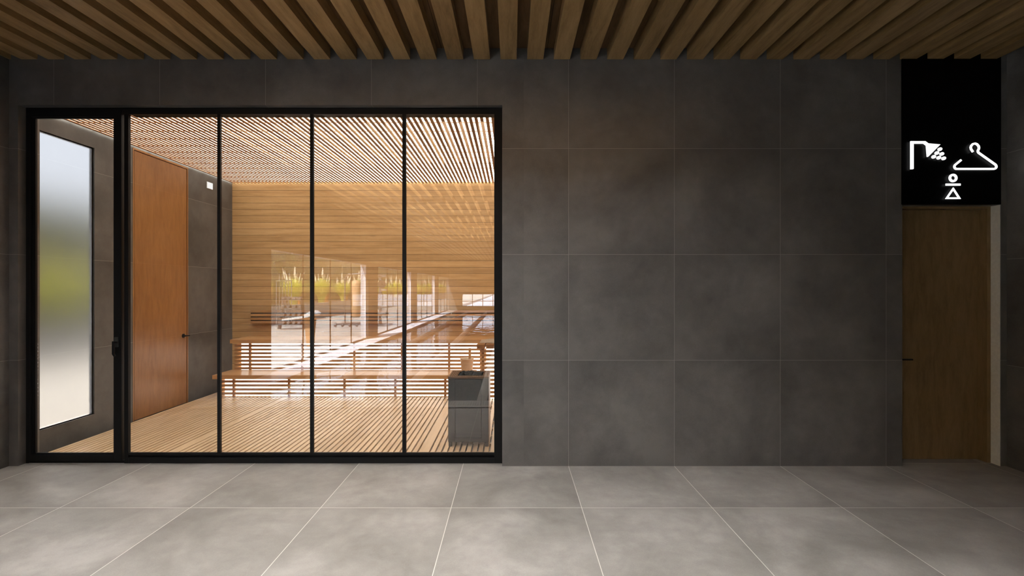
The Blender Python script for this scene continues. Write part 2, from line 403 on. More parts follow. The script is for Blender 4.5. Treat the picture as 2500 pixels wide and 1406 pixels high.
# ------------------------------------------------------------------ changing-room door and lit sign
t = empty('door_3', (3.73, 4.53, 0), 'dark oak door in the recess at the right below the lit sign', 'door', kind='structure')
bm = NB(); box(bm, 3.30, 4.119, 4.53, 4.575, .002, PZ(512,4.53)); obj('door_leaf', bm, M_doordk, t)
bm = NB(); box(bm, 4.118, 4.156, 4.438, 4.58, .001, PZ(503.5,4.438)+.0); box(bm, 3.29, 4.118, 4.438, 4.58, PZ(512,4.5), PZ(503.5,4.438))
obj('door_jamb', bm, M_doordk, t)
bm = NB(); YH=4.47
box(bm, 3.33, PX(2228,YH), YH-.008, YH+.008, PZ(879.6,YH), PZ(875.8,YH)); cyl(bm, (3.345,YH,PZ(877.7,YH)), (3.345,4.53,PZ(877.7,YH)), .009)
cyl(bm, (3.345,4.522,PZ(877.7,YH)), (3.345,4.53,PZ(877.7,YH)), .026)
obj('door_handle', bm, M_black, t, bevel=.001)
bm = NB(); box(bm, 4.148, 4.1535, D+.002, 4.437, 0, 2.2215)
struct('trim_1', bm, M_white, 'pale painted reveal at the right of the recessed door', 'trim')
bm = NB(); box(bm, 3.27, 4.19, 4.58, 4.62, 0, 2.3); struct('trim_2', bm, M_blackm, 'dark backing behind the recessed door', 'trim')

YS = D-.012
t = empty('illuminated_sign', (3.736, YS, 2.2215), 'tall black panel with glowing shower, clothes hanger and woman symbols above the recessed door', 'sign')
bm = NB(); box(bm, PX(2203,YS), PX(2444,YS), YS, D+.025, PZ(498.8,YS), 3.552)
obj('sign_panel', bm, M_sign, t)
def c2(x, y, Y=YS-.012):            # crop pixels of the sign -> wall position
    return (PX(2190 + x/7.811, Y), PZ(330 + y/7.811, Y))
def strokes(bm, pts, w, closed=False, Y=YS-.012, th=.008, round_=True):
    P = [Vector(c2(*p)) for p in pts]; hw = w/7.811*Y/F/2
    seq = list(zip(P, P[1:])) + ([(P[-1], P[0])] if closed else [])
    for a, b in seq:
        d = (b-a).normalized(); n = Vector((-d.y, d.x))*hw
        prism_xz(bm, [tuple(a+n), tuple(b+n), tuple(b-n), tuple(a-n)], Y-th, Y)
    if round_:
        for p in (P if closed else P[1:-1]):
            prism_xz(bm, [(p.x+hw*math.cos(i*math.pi/8), p.y+hw*math.sin(i*math.pi/8)) for i in range(16)], Y-th, Y)
def disc(bm, c, rx, ry=None, ang=0, Y=YS-.012, th=.008):
    ry = ry or rx; pts = []
    for i in range(24):
        a = 2*math.pi*i/24; dx, dy = rx*math.cos(a), ry*math.sin(a)
        pts.append(c2(c[0]+dx*math.cos(ang)-dy*math.sin(ang), c[1]+dx*math.sin(ang)+dy*math.cos(ang)))
    prism_xz(bm, pts, Y-th, Y)
bm = NB()
prism_xz(bm, [c2(*p) for p in ((248,118),(306,118),(306,640),(296,650),(248,652))], YS-.020, YS-.012)
prism_xz(bm, [c2(*p) for p in ((300,118),(530,118),(590,162),(545,200),(495,164),(300,164))], YS-.020, YS-.012)
prism_xz(bm, [c2(*p) for p in ((588,160),(815,180),(582,414),(564,416),(545,198))], YS-.020, YS-.012)
obj('shower_symbol', bm, M_icon, t)
bm = NB()
for c in ((810,270),(752,342),(846,360),(692,414),(788,432),(882,444)): disc(bm, c, 42, 32, -.35)
obj('water_drops', bm, M_icon, t)
bm = NB()
arc = [(1440,322),(1404,270),(1396,235),(1408,202),(1440,170),(1478,161),(1514,174),(1545,208),(1554,240),(1550,268),(1534,292),(1534,318),(1548,338),(1868,564),(1884,590),(1884,615),(1868,636),(1845,645),(1120,645),(1098,634),(1086,612),(1086,592),(1098,570),(1216,474)]
strokes(bm, arc, 35)
obj('hanger_symbol', bm, M_icon, t)
bm = NB()
strokes(bm, [(1060+60*math.cos(i*math.pi/12), 818+60*math.sin(i*math.pi/12)) for i in range(24)], 40, True)
strokes(bm, [(922,944),(1200,944)], 38)
for q in (((1063,998),(912,1217),(968,1187),(1063,1050)), ((1063,998),(1063,1050),(1152,1187),(1206,1217)), ((912,1217),(1206,1217),(1152,1187),(968,1187))):
    prism_xz(bm, [c2(*p) for p in q], YS-.020, YS-.012)
obj('woman_symbol', bm, M_icon, t)

# ------------------------------------------------------------------ sauna: left wall fittings
t = empty('window_3', (XL-.02, 4.91, FW[2]), 'tall frosted window in the left wall of the sauna', 'window', kind='structure')
m, nt, out = newmat('frosted_glass'); g = G(nt)
rf = g.n('ShaderNodeBsdfRefraction'); rf.inputs['Roughness'].default_value = .36; rf.inputs['IOR'].default_value = 1.25; rf.inputs[0].default_value = (.44,.43,.415,1)
tr = g.n('ShaderNodeBsdfTransparent'); mx = g.n('ShaderNodeMixShader'); mx.inputs[0].default_value = 0.0
g.link(rf.outputs[0], mx.inputs[1]); g.link(tr.outputs[0], mx.inputs[2]); g.link(mx.outputs[0], out.inputs[0])
M_frost = m
bm = NB(); box(bm, XL-.024, XL-.012, FW[0], FW[1], FW[2], FW[3]); obj('frosted_pane', bm, M_frost, t)
bm = NB()
for (a,b,c,d) in ((FW[0],FW[0]+.012,FW[2],FW[3]),(FW[1]-.012,FW[1],FW[2],FW[3]),(FW[0],FW[1],FW[2],FW[2]+.01),(FW[0],FW[1],FW[3]-.01,FW[3])):
    box(bm, XL-.049, XL-.026, a+.0005, b-.0005, c+.0005, d-.0005)
obj('window_reveal', bm, plain('reveal_pale', (.62,.62,.66), .5), t)

t = empty('door_2', (XL, 6.27, 0), 'tall warm oak door in the left wall of the sauna', 'door', kind='structure')
bm = NB(); box(bm, XL-.045, XL-.003, 5.803, 6.728, .012, 3.072); obj('door_leaf', bm, M_door, t)
bm = NB()
box(bm, XL-.19, XL+.002, 5.7725, 5.791, 0, 3.0995); box(bm, XL-.19, XL+.002, 6.741, 6.7595, 0, 3.0995); box(bm, XL-.19, XL+.002, 5.791, 6.741, 3.079, 3.0995)
obj('door_jamb', bm, M_door, t)
bm = NB(); box(bm, XL-.10, XL-.05, 5.791, 6.741, 0, 3.079); obj('door_rebate', bm, M_blackm, t)
bm = NB(); hy, hz = 6.66, .893
cyl(bm, (XL-.004,hy,hz), (XL+.008,hy,hz), .026); cyl(bm, (XL,hy,hz), (XL+.045,hy,hz), .009); cyl(bm, (XL+.042,hy-.03,hz), (XL+.042,hy+.062,hz-.002), .009)
obj('door_handle', bm, M_black, t)
t = empty('wall_light', (XL, 7.234, 2.885), 'small square white wall light high on the sauna wall beyond the oak door', 'wall light')
bm = NB(); box(bm, XL, XL+.008, 7.166, 7.302, PZ(467,7.25)+.03, PZ(443,7.17)-.0); obj('light_housing', bm, M_white, t, bevel=.003)
bm = NB(); box(bm, XL+.0075, XL+.011, 7.169, 7.299, PZ(467,7.25)+.033, PZ(443,7.17)-.003); obj('light_panel', bm, M_lampw, t)

# ------------------------------------------------------------------ sauna ceiling grille and duckboard floor
t = empty('ceiling_grille', (-1.7, 6.2, 3.111), 'slatted wooden sauna ceiling glowing from above', 'ceiling grille')
bm = NB(); P = .0533
x = XL+.03
while x < .88:
    box(bm, x, x+.0305, 4.56, 7.81, 3.111, 3.1190); x += P
obj('slats', bm, M_slatY, t)
bm = NB(); y = 4.70
while y < 7.8: box(bm, XL+.01, .88, y, y+.014, 3.1190, 3.1230); y += .27
obj('cross_battens', bm, M_slat, t)
bm = NB(); box(bm, XL+.01, .89, 4.56, 7.82, 3.135, 3.15)
o = obj('ceiling_light', bm, M_ceil_l); tag(o, 'glowing light sheet above the slatted sauna ceiling', 'ceiling light')

t = empty('duckboard', (-1.7, 6.0, 0), 'pale wooden duckboard floor of the sauna with narrow gaps', 'duckboard')
bm = NB(); x = -4.14; i = 0
while x < .86:
    w = .0375
    if i % 42 == 20: w = P+.0005
    box(bm, x, x+w, 4.56, 7.81, .028, .05); x += P; i += 1
o = obj('slats', bm, M_duck, t)
bm = NB(); y = 4.62
while y < 7.8: box(bm, -4.13, .86, y, y+.04, .001, .028); y += .265
obj('bearers', bm, M_duck, t)

# ------------------------------------------------------------------ benches
def slat_front(bm, x0, x1, yf, z1, z0, pitch=.0535, h=.030, th=.022):
    z = z1 - .0235
    while z - h > z0 - .001:
        box(bm, x0, x1, yf, yf+th, z-h, z); z -= pitch
def bench(name, x0, x1, yf, yb, top, zb, label, sup):
    t = empty(name, ((x0+x1)/2, (yf+yb)/2, zb), label, 'bench', 'stepped sauna benches')
    bm = NB(); box(bm, x0, x1, yf, yb, top-.054, top); obj('seat', bm, M_bench, t, bevel=.002)
    bm = NB(); slat_front(bm, x0+.04, x1, yf+.045, top-.054, zb); box(bm, x0+.04, x1, yf+.045, yf+.067, zb, zb+.006)
    zz = top-.054-.0235
    while zz-.03 > zb-.001:
        box(bm, x0+.04, x0+.062, yf+.067, yb, zz-.03, zz); zz -= .0535
    obj('front_slats', bm, M_slat, t, bevel=.001)
    for xs in sup:
        bm = NB(); box(bm, xs-.015, xs+.015, yf+.068, yf+.098, zb, top-.054); obj('upright', bm, M_slat, t)
    bm = NB(); box(bm, x0+.10, x1-.02, yf+.125, yf+.13, zb+.003, top-.06); obj('light_sheet', bm, M_bklt, t)
    return t
YU = 7.257; ZU = .783
ub = bench('sauna_bench', -4.0, .86, YU, 7.80, ZU, .051, 'upper wooden sauna bench with backlit slatted front along the boarded wall', [PX(v, YU+.075) for v in (610.5,737.5,864.9,981,1096.5)])
# lower bench stops short of the right-hand end bench
YLB = 6.831; ZL = .351
lb = bench('sauna_bench', -4.0, -.50, YLB, YU+.03, ZL, .051, 'lower wooden sauna bench with backlit slatted front, the step before the upper bench', [PX(v, YLB+.075) for v in (570.7,705.5,841,965,1087)])
# end bench on the right
t = empty('sauna_bench', (.2, 6.9, .051), 'short end bench on the right behind the stove with a towel on it', 'bench', 'stepped sauna benches')
bm = NB()
for a, b in ((-.456,-.352),(-.338,-.232),(-.218,-.115),(-.10,.1),(.115,.3),(.315,.86)):
    box(bm, a, b, 6.63, 7.25, ZU-.054, ZU)
obj('seat', bm, M_slatY, t, bevel=.002)
bm = NB(); slat_front(bm, -.42, .86, 6.675, ZU-.054, .051)
zz = ZU-.054-.0235
while zz-.03 > .05:
    box(bm, -.42, -.398, 6.697, 7.25, zz-.03, zz); zz -= .0535
obj('front_slats', bm, M_slat, t, bevel=.001)
bm = NB(); box(bm, -.397, -.36, 6.698, 6.73, .051, ZU-.054); obj('upright', bm, M_slat, t)
bm = NB(); box(bm, -.34, .84, 6.76, 6.765, .055, ZU-.06); obj('light_sheet', bm, M_bklt, t)
bm = NB(); box(bm, -.30, .84, 6.80, 7.2, ZU-.10, ZU-.09); obj('light_sheet', bm, M_bklt, t)
# towel
bm = NB()
nx, ny = 26, 12; vs = []
for i in range(nx+1):
    for j in range(ny+1):
        u, v = i/nx, j/ny
        x = -.43 + .75*u; y = 6.76 + .40*v
        z = ZU + .006 + .045*min(1, u*2.6)**1.2 + .012*noise.noise(Vector((x*9, y*9, 3))) * (1 if 0 < i < nx else 0)
        z -= .045*max(0, 1-v*8) * min(1,u*2.6)
        vs.append(bm.verts.new((x, y, z)))
for i in range(nx):
    for j in range(ny):
        a = i*(ny+1)+j; bm.faces.new((vs[a], vs[a+ny+1], vs[a+ny+2], vs[a+1]))
r = bmesh.ops.solidify(bm, geom=bm.faces[:], thickness=.012)
zmin = min(v.co.z for v in bm.verts); bmesh.ops.translate(bm, verts=bm.verts[:], vec=(0,0,max(0, ZU+.0005-zmin)))
o = obj('towel', bm, M_towel, smooth=True); tag(o, 'beige towel folded on the end bench at the right edge of the glass', 'towel')

# backrest rails
t = empty('backrest', (-1.3, 7.79, .98), 'wooden backrest of four long rails on the boarded wall above the upper bench', 'backrest')
for k, (a, b) in enumerate(((757,763.4),(766,772.4),(775,781.3),(783.7,789.3))):
    bm = NB(); box(bm, PX(611.5,7.75), .86, 7.75, 7.775, PZ(b,7.75), PZ(a,7.75)); obj('rail', bm, M_slat, t, bevel=.0015)
bm = NB(); box(bm, PX(612.5,7.78), .86, 7.776, 7.784, PZ(788.5,7.78), PZ(758.5,7.78)); obj('gap_shade_board', bm, M_blackm, t)  # black board added to stand for the shade in the gaps between rails
for xs in (-3.7,-2.6,-1.5,-.4,.5):
    bm = NB(); box(bm, xs-.02, xs+.02, 7.784, 7.8255, PZ(789,7.75), PZ(757.5,7.75)); obj('bracket', bm, M_blackm, t)

# bucket and ladle on the lower bench
bc = (PX(1140,7.05), 7.06, ZL)
t = empty('sauna_bucket', bc, 'small pale sauna bucket on the lower bench behind the stove', 'bucket')
bm = NB(); lathe(bm, [(0,.0),(.07,.0),(.074,.004),(.092,.185),(.097,.187),(.097,.197),(.088,.197),(.085,.185),(.068,.012),(0,.012)], bc, 40)
obj('bucket_body', bm, M_cream, t, smooth=True)
bm = NB(); lathe(bm, [(.0,.15),(.086,.15)], bc, 30)
obj('water', bm, plain('bucket_water', (.25,.2,.15), .05), t)
bm = NB(); box(bm, bc[0]+.015, bc[0]+.050, bc[1]+.070, bc[1]+.084, ZL+.16, ZL+.325)
obj('stave_handle', bm, M_slat, t, bevel=.003)

# ------------------------------------------------------------------ stove
sx0, sx1, sy0, sy1 = PX(1095,4.725), PX(1192.3,4.725), 4.725, 5.074
zb, zt = .051, .696
t = empty('sauna_stove', ((sx0+sx1)/2, (sy0+sy1)/2, zb), 'grey steel electric sauna stove with dark stones on top', 'sauna stove')
bm = NB()
fx0, fx1, fz0, fz1 = PX(1111,sy0), PX(1175.5,sy0), .13, PZ(925.5,sy0)
# hollow body: front with recessed panel, back, sides, floor
box(bm, sx0, fx0, sy0, sy0+.014, .093, zt-.016); box(bm, fx1, sx1, sy0, sy0+.014, .093, zt-.016)
box(bm, fx0, fx1, sy0, sy0+.014, fz1, zt-.016); box(bm, fx0, fx1, sy0, sy0+.014, .093, fz0)
box(bm, sx0, sx1, sy1-.014, sy1, .093, zt-.016)
box(bm, sx0, sx1, sy0+.014, sy1-.014, .093, .107)
obj('body', bm, M_steel, t, bevel=.002)
bm = NB(); box(bm, fx0+.003, fx1-.003, sy0+.004, sy0+.014, fz0+.003, fz1-.003); obj('front_panel', bm, M_steel, t, bevel=.0015)
for a, b in ((sx0-.004, sx0+.002), (sx1-.002, sx1+.004)):
    bm = NB(); box(bm, a, b, sy0+.002, sy1, .093, zt-.016); o = obj('side_panel', bm, M_steelb, t, bevel=.001); o['label'] = 'brown side panel'
for lx in (sx0, sx1-.031):
    for ly in (sy0+.001, sy1-.032):
        bm = NB(); box(bm, lx, lx+.031, ly, ly+.031, zb, .093); obj('leg', bm, M_steel, t, bevel=.003)
# perforated top plate
bm = NB()
ox0, ox1, oy0, oy1 = sx0+.075, sx1-.055, sy0+.062, sy1-.055
z0, z1 = zt-.016, zt
X0, X1, Y0, Y1 = sx0-.005, sx1+.005, sy0-.004, sy1+.004
def strip(x0, x1, y0, y1):
    nxx = max(2, round((x1-x0)/.0155)); nyy = max(2, round((y1-y0)/.0155)); hx = (x1-x0)/nxx; hy = (y1-y0)/nyy
    for i in range(nxx+1):
        w = .0028; xx = x0+i*hx; box(bm, max(x0,xx-w), min(x1,xx+w), y0, y1, z1-.004, z1)
    for j in range(nyy+1):
        w = .0028; yy = y0+j*hy; box(bm, x0, x1, max(y0,yy-w), min(y1,yy+w), z1-.0041, z1-.0001)
strip(X0+.012, ox0, Y0+.012, Y1-.012); strip(ox1, X1-.012, Y0+.012, Y1-.012)
strip(ox0, ox1, Y0+.012, oy0); strip(ox0, ox1, oy1, Y1-.012)
for a in ((X0,X1,Y0,Y0+.012),(X0,X1,Y1-.012,Y1),(X0,X0+.012,Y0+.012,Y1-.012),(X1-.012,X1,Y0+.012,Y1-.012)):
    box(bm, *a, z0, z1)
o = obj('perforated_top', bm, M_steelb, t); o['label'] = 'brown perforated top plate'
bm = NB(); box(bm, ox0-.004, ox1+.004, oy0-.004, oy1+.004, zt-.07, zt-.066)
for a in ((ox0-.004,ox0,oy0,oy1),(ox1,ox1+.004,oy0,oy1),(ox0,ox1,oy0-.004,oy0),(ox0,ox1,oy1,oy1+.004)): box(bm, *a, zt-.066, zt-.006)
obj('stone_tray', bm, M_blackm, t)
# stones
random.seed(5)
n = 0
for lay, cnt in ((0, 5), (1, 5)):
    for i in range(cnt):
        for j in range(4 if lay == 0 else 3):
            r = random.uniform(.021,.027)
            sxx = ox0+.024+(ox1-ox0-.048)*(i+.5*lay)/(cnt-.5*(1-lay)); syy = oy0+.022+(oy1-oy0-.044)*(j+.5*lay)/3.0
            bm = NB(); bmesh.ops.create_icosphere(bm, subdivisions=2, radius=r)
            sd = Vector((random.random()*40, random.random()*40, 7))
            for v in bm.verts:
                k = 1 + .75*noise.noise(v.co*34+sd) + .15*noise.noise(v.co*90+sd)
                v.co = Vector((v.co.x*k*1.1, v.co.y*k, v.co.z*k*.8))
            zc = zt-.043 + lay*.030 + random.uniform(-.003,.004)
            if lay and i < 3: zc += .011
            bmesh.ops.translate(bm, verts=bm.verts[:], vec=(sxx, syy, zc))
            o = obj('sauna_stone', bm, M_stone)
            tag(o, 'rough dark grey stone in the pile on top of the sauna stove', 'stone', 'stones heaped on the stove'); n += 1

# ------------------------------------------------------------------ pool hall behind the viewer (mirrored in the glass)
YM = 2*YG
def R(x, y, z=0.0):               # photo pixel of a mirrored point at height z -> place in the hall
    yv = (EYE-z)*F/(y-CY); return Vector((PX(x, yv), YM-yv, z))
bm = NB()
box(bm, POOL[0], POOL[1], POOL[2], POOL[3], -1.6, -1.5)
box(bm, POOL[0]-.05, POOL[0], POOL[2], POOL[3], -1.6, -.251); box(bm, POOL[1], POOL[1]+.05, POOL[2], POOL[3], -1.6, -.251)
box(bm, POOL[0], POOL[1], POOL[2]-.05, POOL[2], -1.6, -.251); box(bm, POOL[0], POOL[1], POOL[3], POOL[3]+.05, -1.6, -.251)
o = obj('pool_basin', bm, plain('pool_lining', (.05,.08,.085), .5)); tag(o, 'dark lined swimming pool mirrored in the sauna glass', 'swimming pool', kind='structure')
m, nt, out = newmat('pool_water'); g = G(nt)
tc = g.n('ShaderNodeNewGeometry'); mp = g.n('ShaderNodeMapping'); mp.inputs['Scale'].default_value = (1.2,.8,1); g.link(tc.outputs['Position'], mp.inputs[0])
nn = g.n('ShaderNodeTexNoise'); nn.inputs['Scale'].default_value = 1.6; nn.inputs['Detail'].default_value = 2; g.link(mp.outputs[0], nn.inputs['Vector'])
bsdf(g, out, (.02,.035,.04), .02, .5, 0, nn.outputs[0], .35, .05)
bm = NB(); box(bm, POOL[0]+.001, POOL[1]-.001, POOL[2]+.001, POOL[3]-.001, -.30, -.06)
o = obj('pool_water', bm, m); tag(o, 'still dark pool water mirrored in the sauna glass', 'water', kind='stuff')
# overflow grating along the near and the left edge
t = empty('overflow_grate', (0, 2.2, 0), 'white overflow grating along the near pool edge, mirrored across the stove', 'grating')
M_gr = plain('white_grating', (.95,.95,.94), .4); M_lav0 = plain('lilac_coping', (.72,.71,.80), .35)
bm = NB()
for a, b in ((2.0,2.03),(2.37,2.42),(2.12,2.13)): box(bm, POOL[0]-.3, POOL[1], a, b, -.03, .003)
box(bm, POOL[0]-.3, POOL[1], 2.28, 2.42, -.03, .003)
x = POOL[0]-.3
while x < POOL[1]: box(bm, x, x+.015, 2.03, 2.28, -.03, .002); x += .032
obj('grating_bars', bm, M_gr, t)
bm = NB(); box(bm, POOL[0]-.3, POOL[1], 2.0, 2.42, -.20, -.12); obj('channel', bm, M_blackm, t)
bm = NB(); box(bm, XL+.01, POOL[0]-.001, POOL[2], 1.99, .0005, .006)
o = obj('pool_coping', bm, M_lav0); tag(o, 'pale coping strip along the long left pool edge, mirrored diagonally', 'coping')
# lane ropes
m_rope = plain('lane_disc', (.93,.9,.86), .4)
for (xr_, lab) in ((-2.80,'leftmost'),(-1.60,'middle'),(-.41,'rightmost')):
    bm = NB(); y = 1.9; pr = []
    while y > POOL[2]+.1:
        st = .05 if y > -6 else .2
        cyl(bm, (xr_, y, -.012), (xr_, y-st*.7, -.012), .068, n=12)
        y -= st
    cyl(bm, (xr_, 1.99, -.045), (xr_, POOL[2]+.02, -.045), .012, n=6)
    o = obj('lane_rope', bm, m_rope); tag(o, lab+' of the three pale lane ropes mirrored in the sauna glass', 'lane rope', 'lane ropes in the pool')

# glazing to the terrace gym
bays = [(-6.35,-.22),(-13.1,-7.45),(-19.8,-14.2),(-25.9,-20.9)]
M_lav = plain('pale_column', (.74,.73,.80), .5)
for i, (a, b) in enumerate(bays):
    t = empty('window_%d' % (4+i), (XL-.1, (a+b)/2, 0), 'floor-to-lintel glazing bay of the pool hall, number %s along from the sauna' % ('one','two','three','four')[i], 'window', kind='structure')
    bm = NB(); box(bm, XL-.09, XL-.085, a, b, .03, 2.2); obj('glass_pane', bm, M_glass2, t)
    bm = NB(); box(bm, XL-.12, XL-.06, a, b, 0, .03); y = b-1.6
    while y > a+.3: box(bm, XL-.10, XL-.075, y-.012, y+.012, .03, 2.2); y -= 1.6
    obj('window_frame', bm, M_black, t)
ORD = ('nearest','second','third')
for i, y in enumerate((-6.35,-13.1,-19.8)):
    bm = NB(); box(bm, XL-.21, XL-.055, y+.001, y+.05, 0, 2.199)
    o = obj('column_lining', bm, M_lav); tag(o, 'pale lilac upright at the end of a hall pier, %s of three from the sauna' % ORD[i], 'column', 'pale uprights between the hall glazing bays')
# flag-mounted clock on the first pier
t = empty('wall_clock', (-4.16, -7.5, 1.49), 'round white clock mirrored in the sauna glass beside the black mullion', 'clock')
cc = Vector((-4.13, -7.38, 1.63))
bm = NB(); cyl(bm, cc, cc+Vector((0,.03,0)), .13, n=40); obj('clock_face', bm, M_gr, t)
bm = NB(); rbox(bm, cc.x, cc.y+.032, cc.z+.03, .006, .003, .08); rbox(bm, cc.x+.02, cc.y+.032, cc.z, .05, .003, .008); obj('clock_hands', bm, M_blackm, t)
bm = NB(); box(bm, XL, cc.x, cc.y-.005, cc.y+.012, cc.z-.01, cc.z+.01); obj('bracket', bm, M_black, t)

# terrace, planter, hedge
M_terr = tile('terrace_paving', 'XY', -60., -60., 1.2, 1.2, (.25,.24,.225), (.34,.325,.305), .6, grout=(.2,.195,.185))
bm = NB(); box(bm, -30, XL-.21, -110, 30, -.25, -.002); box(bm, XL-.21, XL-.201, -26, 8, -.25,-.002)
struct('floor_terrace', bm, M_terr, 'sunlit pale paving of the terrace outside the hall', 'terrace')
bm = NB()
box(bm, -11.3, -11.2, -94, 16, 0, .75); box(bm, -9.95, -9.85, -94, 16, 0, .75); box(bm, -11.2, -9.95, -94, 16, 0, .66)
o = obj('planter', bm, plain('planter_concrete', (.34,.31,.27), .8)); tag(o, 'long pale concrete planter wall at the terrace edge holding the grasses', 'planter')
def leafmat(name, a, b, c, sc=18):
    m, nt, out = newmat(name); g = G(nt); tc = g.n('ShaderNodeTexCoord')
    n = g.n('ShaderNodeTexNoise'); n.inputs['Scale'].default_value = sc; n.inputs['Detail'].default_value = 4; g.link(tc.outputs['Object'], n.inputs['Vector'])
    bsdf(g, out, g.ramp(n.outputs[0], [(.35,a),(.52,b),(.68 if sc != 9 or 'hedge' not in name else .74,c)]), .6, .3, 0, n.outputs[0], .6, .05); return m
M_hedge = leafmat('hedge_leaf', (.05,.047,.022), (.095,.088,.038), (.60,.60,.2), 9)  # palest stop paints glints of light into the leaf colour
M_blade = leafmat('grass_blade', (.52,.54,.08), (.70,.70,.14), (.84,.82,.30), 3)
M_orange = leafmat('russet_grass', (.30,.12,.02), (.50,.20,.04), (.62,.30,.08), 3)
M_plume = leafmat('plume', (.55,.45,.33), (.70,.60,.46), (.82,.74,.6), 9)
bm = NB()
nz_, ny_ = 16, 300
def hedge_pt(i, j, side):
    y = -95 + 113*i/ny_; z = 3.8*j/nz_
    w = .45 + .35*noise.noise(Vector((y*1.3, z*1.3, side*9))) + .15*noise.noise(Vector((y*5, z*5, side*9)))
    return Vector((-12.6 + side*w, y, z*(1+.05*noise.noise(Vector((y*1.1,0,0))))))
for side in (1,-1):
    g_ = [[bm.verts.new(hedge_pt(i,j,side)) for j in range(nz_+1)] for i in range(ny_+1)]
    for i in range(ny_):
        for j in range(nz_): bm.faces.new((g_[i][j], g_[i+1][j], g_[i+1][j+1], g_[i][j+1]))
    if side == 1: tops = [r[-1] for r in g_]; e0 = g_[0]; e1 = g_[-1]
    else:
        for i in range(ny_): bm.faces.new((tops[i], tops[i+1], g_[i+1][-1], g_[i][-1]))
        for j in range(nz_):
            bm.faces.new((e0[j], e0[j+1], g_[0][j+1], g_[0][j])); bm.faces.new((e1[j], e1[j+1], g_[-1][j+1], g_[-1][j]))
o = obj('hedge', bm, M_hedge, smooth=True); tag(o, 'tall dark clipped hedge behind the planter, mirrored in the sauna glass', 'hedge')
def blades(bm, c, nb, h, spread, w=.012):
    for _ in range(nb):
        a = random.uniform(0, 2*math.pi); L = h*random.uniform(.6,1.05); out = spread*random.uniform(.1,1)
        r0 = random.uniform(0,.14); px_, py_ = c[0]+r0*math.cos(a), c[1]+r0*math.sin(a)
        sx_, sy_ = -math.sin(a)*w, math.cos(a)*w; prev = None
        for k in range(5):
            s = k/4; rr = out*s**1.7; zz = L*(1.25*s-.45*s*s*(1+out/spread*.5)); ww = 1-s*.85
            p = Vector((px_+rr*math.cos(a), py_+rr*math.sin(a), c[2]+zz))
            q = (bm.verts.new(p+Vector((sx_*ww,sy_*ww,0))), bm.verts.new(p-Vector((sx_*ww,sy_*ww,0))))
            if prev: bm.faces.new((prev[0], q[0], q[1], prev[1]))
            prev = q
random.seed(3)
GB = Vector((-10.5, YM-24.6, .66))
root = empty('pampas_grass', GB, 'green pampas grass clump with cream plumes in the terrace planter, mirrored in the glass', 'ornamental grass', 'pampas grasses in the terrace planter')
bm = NB(); blades(bm, GB, 1100, 1.8, 1.1, .013); obj('leaves', bm, M_blade, root)
bm = NB()
for k in range(10):
    a = random.uniform(0,6.28); r_ = random.uniform(.02,.3); h_ = random.uniform(1.35,1.85)
    p0 = GB+Vector((r_*.4*math.cos(a), r_*.4*math.sin(a), .02)); p1 = GB+Vector((r_*1.6*math.cos(a), r_*1.6*math.sin(a), h_))
    cyl(bm, p0, p1, .006, .004, 6); d = (p1-p0).normalized()
    cyl(bm, p1-d*.42, p1-d*.2, .02, .04, 8); cyl(bm, p1-d*.2, p1+d*.12, .04, .006, 8)
obj('plumes', bm, M_plume, root)
RB = Vector((-10.9, GB.y-1.8, .66))
rroot = empty('russet_grass', RB, 'upright russet orange grass tuft between pampas clumps in the planter', 'ornamental grass', 'russet grasses in the terrace planter')
bm = NB(); blades(bm, RB, 260, 1.35, .35, .012); obj('leaves', bm, M_orange, rroot)
for k in range(-24, 12):
    if k == 0: continue
    yy = GB.y + k*3.6
    if yy < -80 or yy > 15: continue
    dup(root, (GB.x, yy, GB.z), random.uniform(0,6.28), scale=random.uniform(.92,1.12))
    if yy > 0: dup(root, (GB.x+.15, yy-1.8, GB.z), random.uniform(0,6.28), scale=1.05)
    elif k > -9 or k % 2: dup(rroot, (RB.x, yy-1.8, RB.z), random.uniform(0,6.28), scale=random.uniform(.9,1.1))

# gym gear on the terrace
M_gm = plain('gym_metal', (.16,.15,.15), .4, .5, .3)
M_bag = plain('tan_leather', (.55,.34,.19), .45, .4)
M_chr = plain('chrome', (.7,.7,.72), .2, .5, .9)
M_wd = plain('gym_wood', (.42,.24,.12), .5)
# punching bag on a stand
B = Vector((-6.5, YM-21.3, 0))
t = empty('punching_bag', B, 'tan leather punching bag hanging from a bent stand, mirrored between green grasses', 'punching bag')
bm = NB(); lathe(bm, [(0,.3),(.15,.3),(.19,.34),(.195,1.0),(.195,1.62),(.17,1.78),(.08,1.84),(0,1.85)], B, 28); obj('bag', bm, M_bag, t, smooth=True)
bm = NB(); tube(bm, [B+Vector((-.45,0,.06)), B+Vector((-.45,0,1.9)), B+Vector((-.3,0,2.08)), B+Vector((.25,0,2.1))], .03)
cyl(bm, B+Vector((0,0,1.84)), B+Vector((0,0,2.08)), .01); box(bm, B.x-.7, B.x+.3, B.y-.4, B.y-.34, 0, .06); box(bm, B.x-.7, B.x+.3, B.y+.34, B.y+.4, 0, .06); box(bm, B.x-.48, B.x-.42, B.y-.4, B.y+.4, 0, .06)
obj('stand', bm, M_gm, t)
